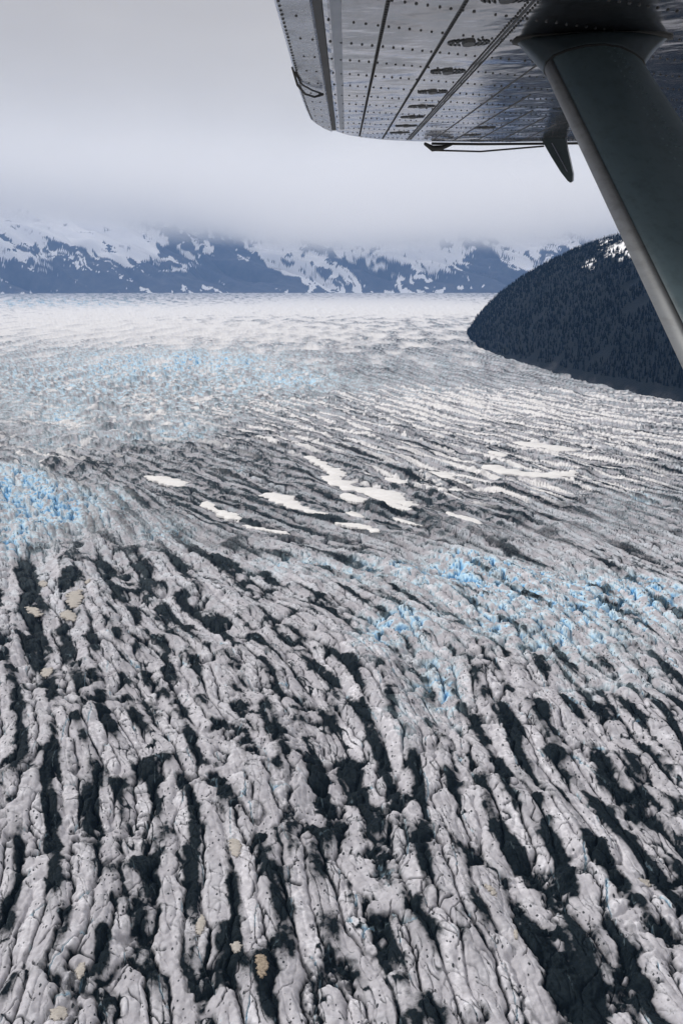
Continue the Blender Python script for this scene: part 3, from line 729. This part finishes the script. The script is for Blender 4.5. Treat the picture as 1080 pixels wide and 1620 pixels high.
def slab(name, poly, mat, parent, prof):
    """plate with a profiled rim: prof = list of (inset, height)"""
    Q = np.array(poly); ar = .5 * np.sum(Q[:, 0] * np.roll(Q[:, 1], -1) - np.roll(Q[:, 0], -1) * Q[:, 1])
    if ar < 0: Q = Q[::-1]
    e = np.roll(Q, -1, 0) - Q; e /= np.hypot(*e.T)[:, None]; nrm = np.stack([e[:, 1], -e[:, 0]], 1)
    vn = nrm + np.roll(nrm, 1, 0); vn /= np.hypot(*vn.T)[:, None]
    vn /= np.maximum((vn * nrm).sum(1), .5)[:, None]
    n = len(Q); verts = []; faces = []
    for ins, h in prof: verts += [P3(*(q - v * ins), h) for q, v in zip(Q, vn)]
    for k in range(len(prof) - 1):
        for i in range(n):
            j = (i + 1) % n; faces.append((k * n + i, k * n + j, (k + 1) * n + j, (k + 1) * n + i))
    faces.append(tuple(range(n))[::-1]); faces.append(tuple((len(prof) - 1) * n + i for i in range(n)))
    return pmesh(name, verts, faces, mat, parent)
wing = slab('wing', main, MAT_SKIN, plane, [(.012, 0), (.002, .004), (0, .014), (.004, .035), (.05, .12), (.3, .2)])
ailo = slab('aileron', ail, MAT_AIL, wing, [(.006, 0), (0, .006), (.004, .016), (.03, .05)])
slab('hinge_gap', [(hinge0[0] + (hinge1[0] - hinge0[0]) * (s_root - hinge0[1]) / (hinge1[1] - hinge0[1]) - gap, s_root), (hinge1[0] - gap, hinge1[1] - .02), (hinge1[0] + gap, hinge1[1] - .02), (line_at(hinge0, hinge1, s_root) + gap, s_root)], MAT_SEAM, wing, [(0, .006), (0, .02)])

def strip(lines, w, name, mat, parent, drop=.0016):
    """flat bars on the underside, each from (c,s) to (c,s)"""
    vs = []; fs = []
    for (a, b) in lines:
        a = np.array(a); b = np.array(b); d = (b - a) / np.hypot(*(b - a)); nn = np.array((-d[1], d[0])) * w / 2
        k = len(vs)
        for q, h in ((a + nn, .001), (a - nn, .001), (b - nn, .001), (b + nn, .001), (a + nn * .8, -drop), (a - nn * .8, -drop), (b - nn * .8, -drop), (b + nn * .8, -drop)): vs.append(P3(q[0], q[1], h))
        fs += [(k, k+1, k+2, k+3), (k+4, k+7, k+6, k+5), (k, k+4, k+5, k+1), (k+1, k+5, k+6, k+2), (k+2, k+6, k+7, k+3), (k+3, k+7, k+4, k)]
    return pmesh(name, vs, fs, mat, parent)
seam_px = [((614,0),(568.5,215)), ((738,0),(605,219)), ((838,8),(646,221)), ((851,101),(684,222)), ((838,150),(717,222.5)), ((842,175),(752,223)), ((862,186),(790,223)), ((880,196),(826,222.5))]
seams = []
for a, b in seam_px:
    A, B = np.array(wpx(*a)), np.array(wpx(*b)); A = A + (A - B) * (1.2 if a[1] < 60 else 0); seams.append((tuple(A), tuple(B)))
strip(seams[:2], .011, 'panel_seam', MAT_SEAM, wing); strip(seams[2:4], .008, 'panel_seam', MAT_SEAM, wing); strip(seams[4:], .009, 'panel_seam', MAT_SEAM, wing)
# pale and bluish bands by the hinge
m = M('blue_grey_band'); MAT_BAND = m.base(m.mixc(m.ramp(m.noise(14, 4, .6, m.coord()), .3, .7), (.10, .125, .17), (.15, .17, .215)), .3, .8)
ba, bb = np.array(wpx(530, 0)), np.array(wpx(541, 205)); strip([(tuple(ba + (ba - bb) * 1.2), tuple(bb))], .028, 'paint_band', MAT_BAND, wing, .0006)

# rivets
class Rv:
    def __init__(s): s.v = []; s.f = []
    def add(s, c, q, r, h=.0028, el=1.0):
        k = len(s.v); n = 7
        for i in range(n): a = 6.2832 * i / n; s.v.append(P3(c + r * el * math.cos(a), q + r * math.sin(a), .0004))
        for i in range(n): a = 6.2832 * i / n; s.v.append(P3(c + .6 * r * el * math.cos(a), q + .6 * r * math.sin(a), -h))
        s.f.append(tuple(k + n + i for i in range(n)))
        for i in range(n): j = (i + 1) % n; s.f.append((k + i, k + j, k + n + j, k + n + i))
    def build(s, name, mat, parent): return pmesh(name, s.v, s.f, mat, parent)
rowp = [27,61,90,116,136,150,162,174,183,192]
s_first = wpx(600, 27)[1]; s_last = wpx(600, 192)[1]; ds = (s_last - s_first) / 9
rv = Rv(); ra = Rv()
s_tip = wpx(605, 219)[1]
hc = lambda s: line_at(hinge0, hinge1, s)
sv = s_first - 7 * ds
def sag(c): return 0.012 * math.sin(c * 3)
_a, _b = wpx(624, 41), wpx(692, 49); SKEW = (_b[1] - _a[1]) / (_b[0] - _a[0])
row = 0
while sv < s_tip - .03:
    c0_ = hc(sv); c = c0_ + .022
    while c < c_right - .03:
        q_ = sv + SKEW * (c - c0_)
        if poly_sd(np.array([c]), np.array([q_]), np.array(main))[0] < -.012 and random.random() > .03: rv.add(c, q_ + random.uniform(-.002, .002), random.uniform(.0066, .0082), .0026, .55)
        c += .0275 + random.uniform(-.002, .002)
    c = line_at(edge[0], edge[3], sv) + .012
    while c < hc(sv) - .02:
        if poly_sd(np.array([c]), np.array([sv + SKEW * (c - c0_)]), np.array(ail))[0] < -.008: ra.add(c, sv + SKEW * (c - c0_), .0072, .0022, .55)
        c += .030
    if row % 2 == 0:
        pass
    sv += ds if True else ds; row += 1
for (a, b) in seams[:2]:
    a = np.array(a); b = np.array(b); ln = np.hypot(*(b - a)); k = int(ln / .026)
    for i in range(k):
        q = a + (b - a) * (i + .5) / k
        for sg in (-1, 1): rv.add(q[0] + sg * .0, q[1], .0048, .0036)
for (a, b) in seams[2:3]:
    a = np.array(a); b = np.array(b); ln = np.hypot(*(b - a)); k = int(ln / .028)
    for i in range(k):
        q = a + (b - a) * (i + .5) / k
        for sg in (-1, 1): rv.add(q[0] + sg * .011, q[1], .0036, .003)
q = edge[0]; 
sv = s_root + .05
while sv < edge[-1][1]:
    ra.add(np.interp(sv, [e[1] for e in [edge0] + edge], [e[0] for e in [edge0] + edge]) + .010, sv, .004, .0022); sv += .045
rv.build('rivets', MAT_SEAM, wing); ra.build('rivets', MAT_SEAM, ailo)

# access covers: dark oval plate, drain hole and curved slots to each side
m = M('cover_black'); MAT_BLK = m.base(m.mixc(m.ramp(m.noise(50, 3, .6, m.coord()), .3, .7), (.003, .005, .008), (.010, .014, .018)), .5)
cov_px = [(802,-4),(741,67),(708,113),(684,145),(667,168),(652,185),(642,199),(632,209.5),(767,202),(746,213.5)]
cover0 = None
def cover_mesh():
    vs = []; fs = []
    def lens(cx, w, hgt, z, n=16):
        k = len(vs)
        for i in range(n): a = 6.2832 * i / n; vs.append(CHORD * (cx + w * math.cos(a)) + SPAN * (hgt * math.sin(a)) + WN * .001)
        for i in range(n): a = 6.2832 * i / n; vs.append(CHORD * (cx + .85 * w * math.cos(a)) + SPAN * (.85 * hgt * math.sin(a)) + WN * -z)
        fs.append(tuple(k + n + i for i in range(n)))
        for i in range(n): j = (i + 1) % n; fs.append((k + i, k + j, k + n + j, k + n + i))
    def arc(sgn, off, hgt, w):
        k = len(vs); n = 9
        for i in range(n):
            t = i / (n - 1) * 2 - 1; cx = sgn * (off - .012 * t * t); wid = w * (1 - .55 * abs(t))
            for q, z in ((-wid, .001), (wid, .001), (wid * .8, -.003), (-wid * .8, -.003)): vs.append(CHORD * (cx + q) + SPAN * (t * hgt) + WN * z)
        for i in range(n - 1):
            for e in range(4): fs.append((k + 4*i + e, k + 4*i + (e+1) % 4, k + 4*i + 4 + (e+1) % 4, k + 4*i + 4 + e))
        fs.append((k, k+1, k+2, k+3)); fs.append((k + 4*n - 4, k + 4*n - 3, k + 4*n - 2, k + 4*n - 1))
    lens(0, .019, .043, .006)
    k = 0
    for off, hg in ((.030, .042), (.042, .040), (.053, .034)):
        for sg in (-1, 1): arc(sg, off, hg, .0042)
    bm = bmesh.new(); bv = [bm.verts.new(Vector(v)) for v in vs]
    for f in fs: bm.faces.new([bv[i] for i in f])
    bmesh.ops.recalc_face_normals(bm, faces=bm.faces)
    me = bpy.data.meshes.new('access_cover'); bm.to_mesh(me); bm.free(); return me
cme = cover_mesh(); cme.materials.append(MAT_BLK)
for px, py in cov_px:
    p = on_wing(px, py) - O
    o = bpy.data.objects.new('access_cover', cme); COL.objects.link(o); o.parent = wing; o.location = tuple(p)

def tube(path, r, name, mat, parent, n=8, rel=True):
    path = [np.asarray(p, float) for p in path]; vs = []; fs = []
    rs = r if isinstance(r, (list, tuple)) else [r] * len(path)
    for i, p in enumerate(path):
        d = unitv(path[min(i + 1, len(path) - 1)] - path[max(i - 1, 0)]); a = unitv(np.cross(d, WN + .01 * CHORD)); b = np.cross(d, a)
        for k in range(n): t = 6.2832 * k / n; vs.append(p + (a * math.cos(t) + b * math.sin(t)) * rs[i])
    for i in range(len(path) - 1):
        for k in range(n): j = (k + 1) % n; fs.append((i*n+k, i*n+j, (i+1)*n+j, (i+1)*n+k))
    fs.append(tuple(range(n))); fs.append(tuple((len(path)-1)*n + k for k in range(n)))
    return pmesh(name, vs, fs, mat, parent, True)
# tab pushrod under the aileron
def dropped(px, py, d): return on_wing(px, py, -0.0) - WN * d
tube([on_wing(462, 101) - WN * .010, on_wing(470, 118) - WN * .03, on_wing(482, 128) - WN * .04, on_wing(497, 136) - WN * .035, on_wing(510, 142) - WN * .015], [.003, .004, .0035, .0035, .005], 'tab_pushrod', MAT_RUB, ailo)
tube([on_wing(466, 112) - WN * .004, on_wing(478, 131) - WN * .006, on_wing(494, 139) - WN * .008, on_wing(508, 143) - WN * .010], .003, 'tab_horn', MAT_RUB, ailo)
# aileron outer hinge arm and rod along the tip
tube([on_wing(672, 222) - WN * .02, on_wing(684, 223) - WN * .045, on_wing(700, 222.5) - WN * .04, on_wing(716, 222) - WN * .02], [.010, .019, .014, .008], 'tip_bracket', MAT_RUB, wing)
tube([on_wing(686, 223) - WN * .055, on_wing(760, 224) - WN * .06, on_wing(860, 223.5) - WN * .03], .0055, 'tip_rod', MAT_RUB, wing)
tube([on_wing(x, y) - WN * .012 for x, y in ((683,224),(760,225),(860,224.2),(925,223.5))], .008, 'tip_seal', MAT_RUB, wing)
# hanging fin at the tip
D0 = (on_wing(872, 221) - CAMV) @ FWV
def pl(px, py, k=0.0): return at_depth(px, py, D0 + k)
fin = [(854,218),(870,246),(886,272),(897,286),(901,289),(905,286),(905.5,275),(900,250),(893,219)]
vs = [pl(x, y, -.05) for x, y in fin]; vs2 = [pl(x + 2, y, .05) for x, y in fin]; n = len(fin)
fin_o = pmesh('tip_fin', vs + vs2, [tuple(range(n)), tuple(range(n, 2*n))] + [(i, (i+1) % n, n + (i+1) % n, n + i) for i in range(n)], MAT_FAIR, wing)
rid = [pl(x, y, -.06) for x, y in ((871,226),(884,250),(896,272),(897.5,272),(886,250),(873,226))]
rid2 = [pl(x, y, -.045) for x, y in ((871,226),(884,250),(896,272),(897.5,272),(886,250),(873,226))]
pmesh('fin_stiffener', rid + rid2, [tuple(range(6)), tuple(range(6, 12))] + [(i, (i+1) % 6, 6 + (i+1) % 6, 6 + i) for i in range(6)], MAT_AIL, fin_o)

# ---- strut
SD = unitv(ray(474, -718)) * -1.0                                 # down the strut, toward the cabin
A0 = on_wing(940, 52); dep0 = (A0 - CAMV) @ FWV
SP0 = at_depth(938, 100, dep0 * .985)
k_up = (O - SP0) @ WN / (-SD @ WN)                                # distance up to the skin
SC = unitv(CHORD - SD * (CHORD @ SD)); SN = unitv(np.cross(SD, SC)); SN = SN if SN @ FWV < 0 else -SN      # SN faces the cabin
HC = 75 * dep0 / F * 1.0
SECT = [(-1.0, .10), (-.86, .235), (-.6, .33), (-.25, .40), (.1, .41), (.45, .35), (.75, .22), (.93, .10), (1.0, 0), (.93, -.10), (.75, -.22), (.45, -.35), (.1, -.41), (-.25, -.40), (-.6, -.33), (-.86, -.235), (-1.0, -.10)]
def loft(name, secs, mat, parent, smooth=True, sect=SECT):
    n = len(sect); vs = []; fs = []
    for (p, a, b, sc_, sn_) in secs: vs += [p + sc_ * (a * x) + sn_ * (b * y) for x, y in sect]
    for i in range(len(secs) - 1):
        for k in range(n): j = (k + 1) % n; fs.append((i*n+k, i*n+j, (i+1)*n+j, (i+1)*n+k))
    fs.append(tuple(range(n))); fs.append(tuple((len(secs)-1)*n + k for k in range(n)))
    return pmesh(name, vs, fs, mat, parent, smooth)
STL = 2.0
strut = loft('strut', [(SP0 + SD * t, HC, HC, SC, SN) for t in np.linspace(-.06, STL, 24)], MAT_STRUT, plane)
# trailing edge: its lit face is painted on as a lighter strip
TE = [(-1.045, .0), (-1.04, .055), (-1.02, .105), (-.985, .15), (-.93, .192), (-.93, .16), (-.98, .09), (-.98, -.09), (-.93, -.16), (-.93, -.192), (-.985, -.15), (-1.02, -.105), (-1.04, -.055)]
te = loft('trailing_edge', [(SP0 + SD * t, HC, HC, SC, SN) for t in np.linspace(-.02, STL, 12)], MAT_LIT_EDGE, strut, True, TE)
# strut rivets: two lines along the cabin side
vs = []; fs = []
for cc, nn in ((.12, .412), (.38, .372), (.30, .388)):
    for t in np.linspace(.03, 1.4, 48):
        p = SP0 + SD * t + SC * (HC * cc) + SN * (HC * nn); k = len(vs)
        for i in range(7): a = 6.2832 * i / 7; vs.append(p + (SC * math.cos(a) + SD * math.sin(a)) * .0042 - SN * .001)
        vs.append(p + SN * .0022)
        for i in range(7): fs.append((k + i, k + (i + 1) % 7, k + 7))
pmesh('rivets', vs, fs, MAT_STRUT, strut, True)
# cuff where the strut meets the wing
secs = []
K = 12
for i in range(K + 1):
    t = i / K; p = SP0 - SD * (k_up * t * 1.0) + SD * .02 * (1 - t)
    fl_ = t ** 1.15; p = p + CHORD * (HC * .30 * fl_)
    sc_ = unitv(SC * (1 - t) + CHORD * t); sn_ = unitv(SN * (1 - t) + (-SPAN) * t)
    secs.append((p, HC * (1.04 + .62 * fl_), HC * (1.06 + .75 * fl_), sc_, sn_))
cuff = loft('cuff', secs, MAT_FAIR, strut)
# dark gasket bedding the cuff on the skin, and the dark lip of the cuff
top = secs[-1][0]
loft('gasket', [(top - WN * ((top - O) @ WN) + WN * (-.007), HC * 1.72, HC * 1.95, CHORD, -SPAN), (top - WN * ((top - O) @ WN) + WN * .004, HC * 1.76, HC * 2.0, CHORD, -SPAN)], MAT_RUB, strut)
loft('lip', [(SP0 + SD * .016, HC * 1.045, HC * 1.07, SC, SN), (SP0 + SD * .023, HC * 1.045, HC * 1.07, SC, SN)], MAT_RUB, cuff)
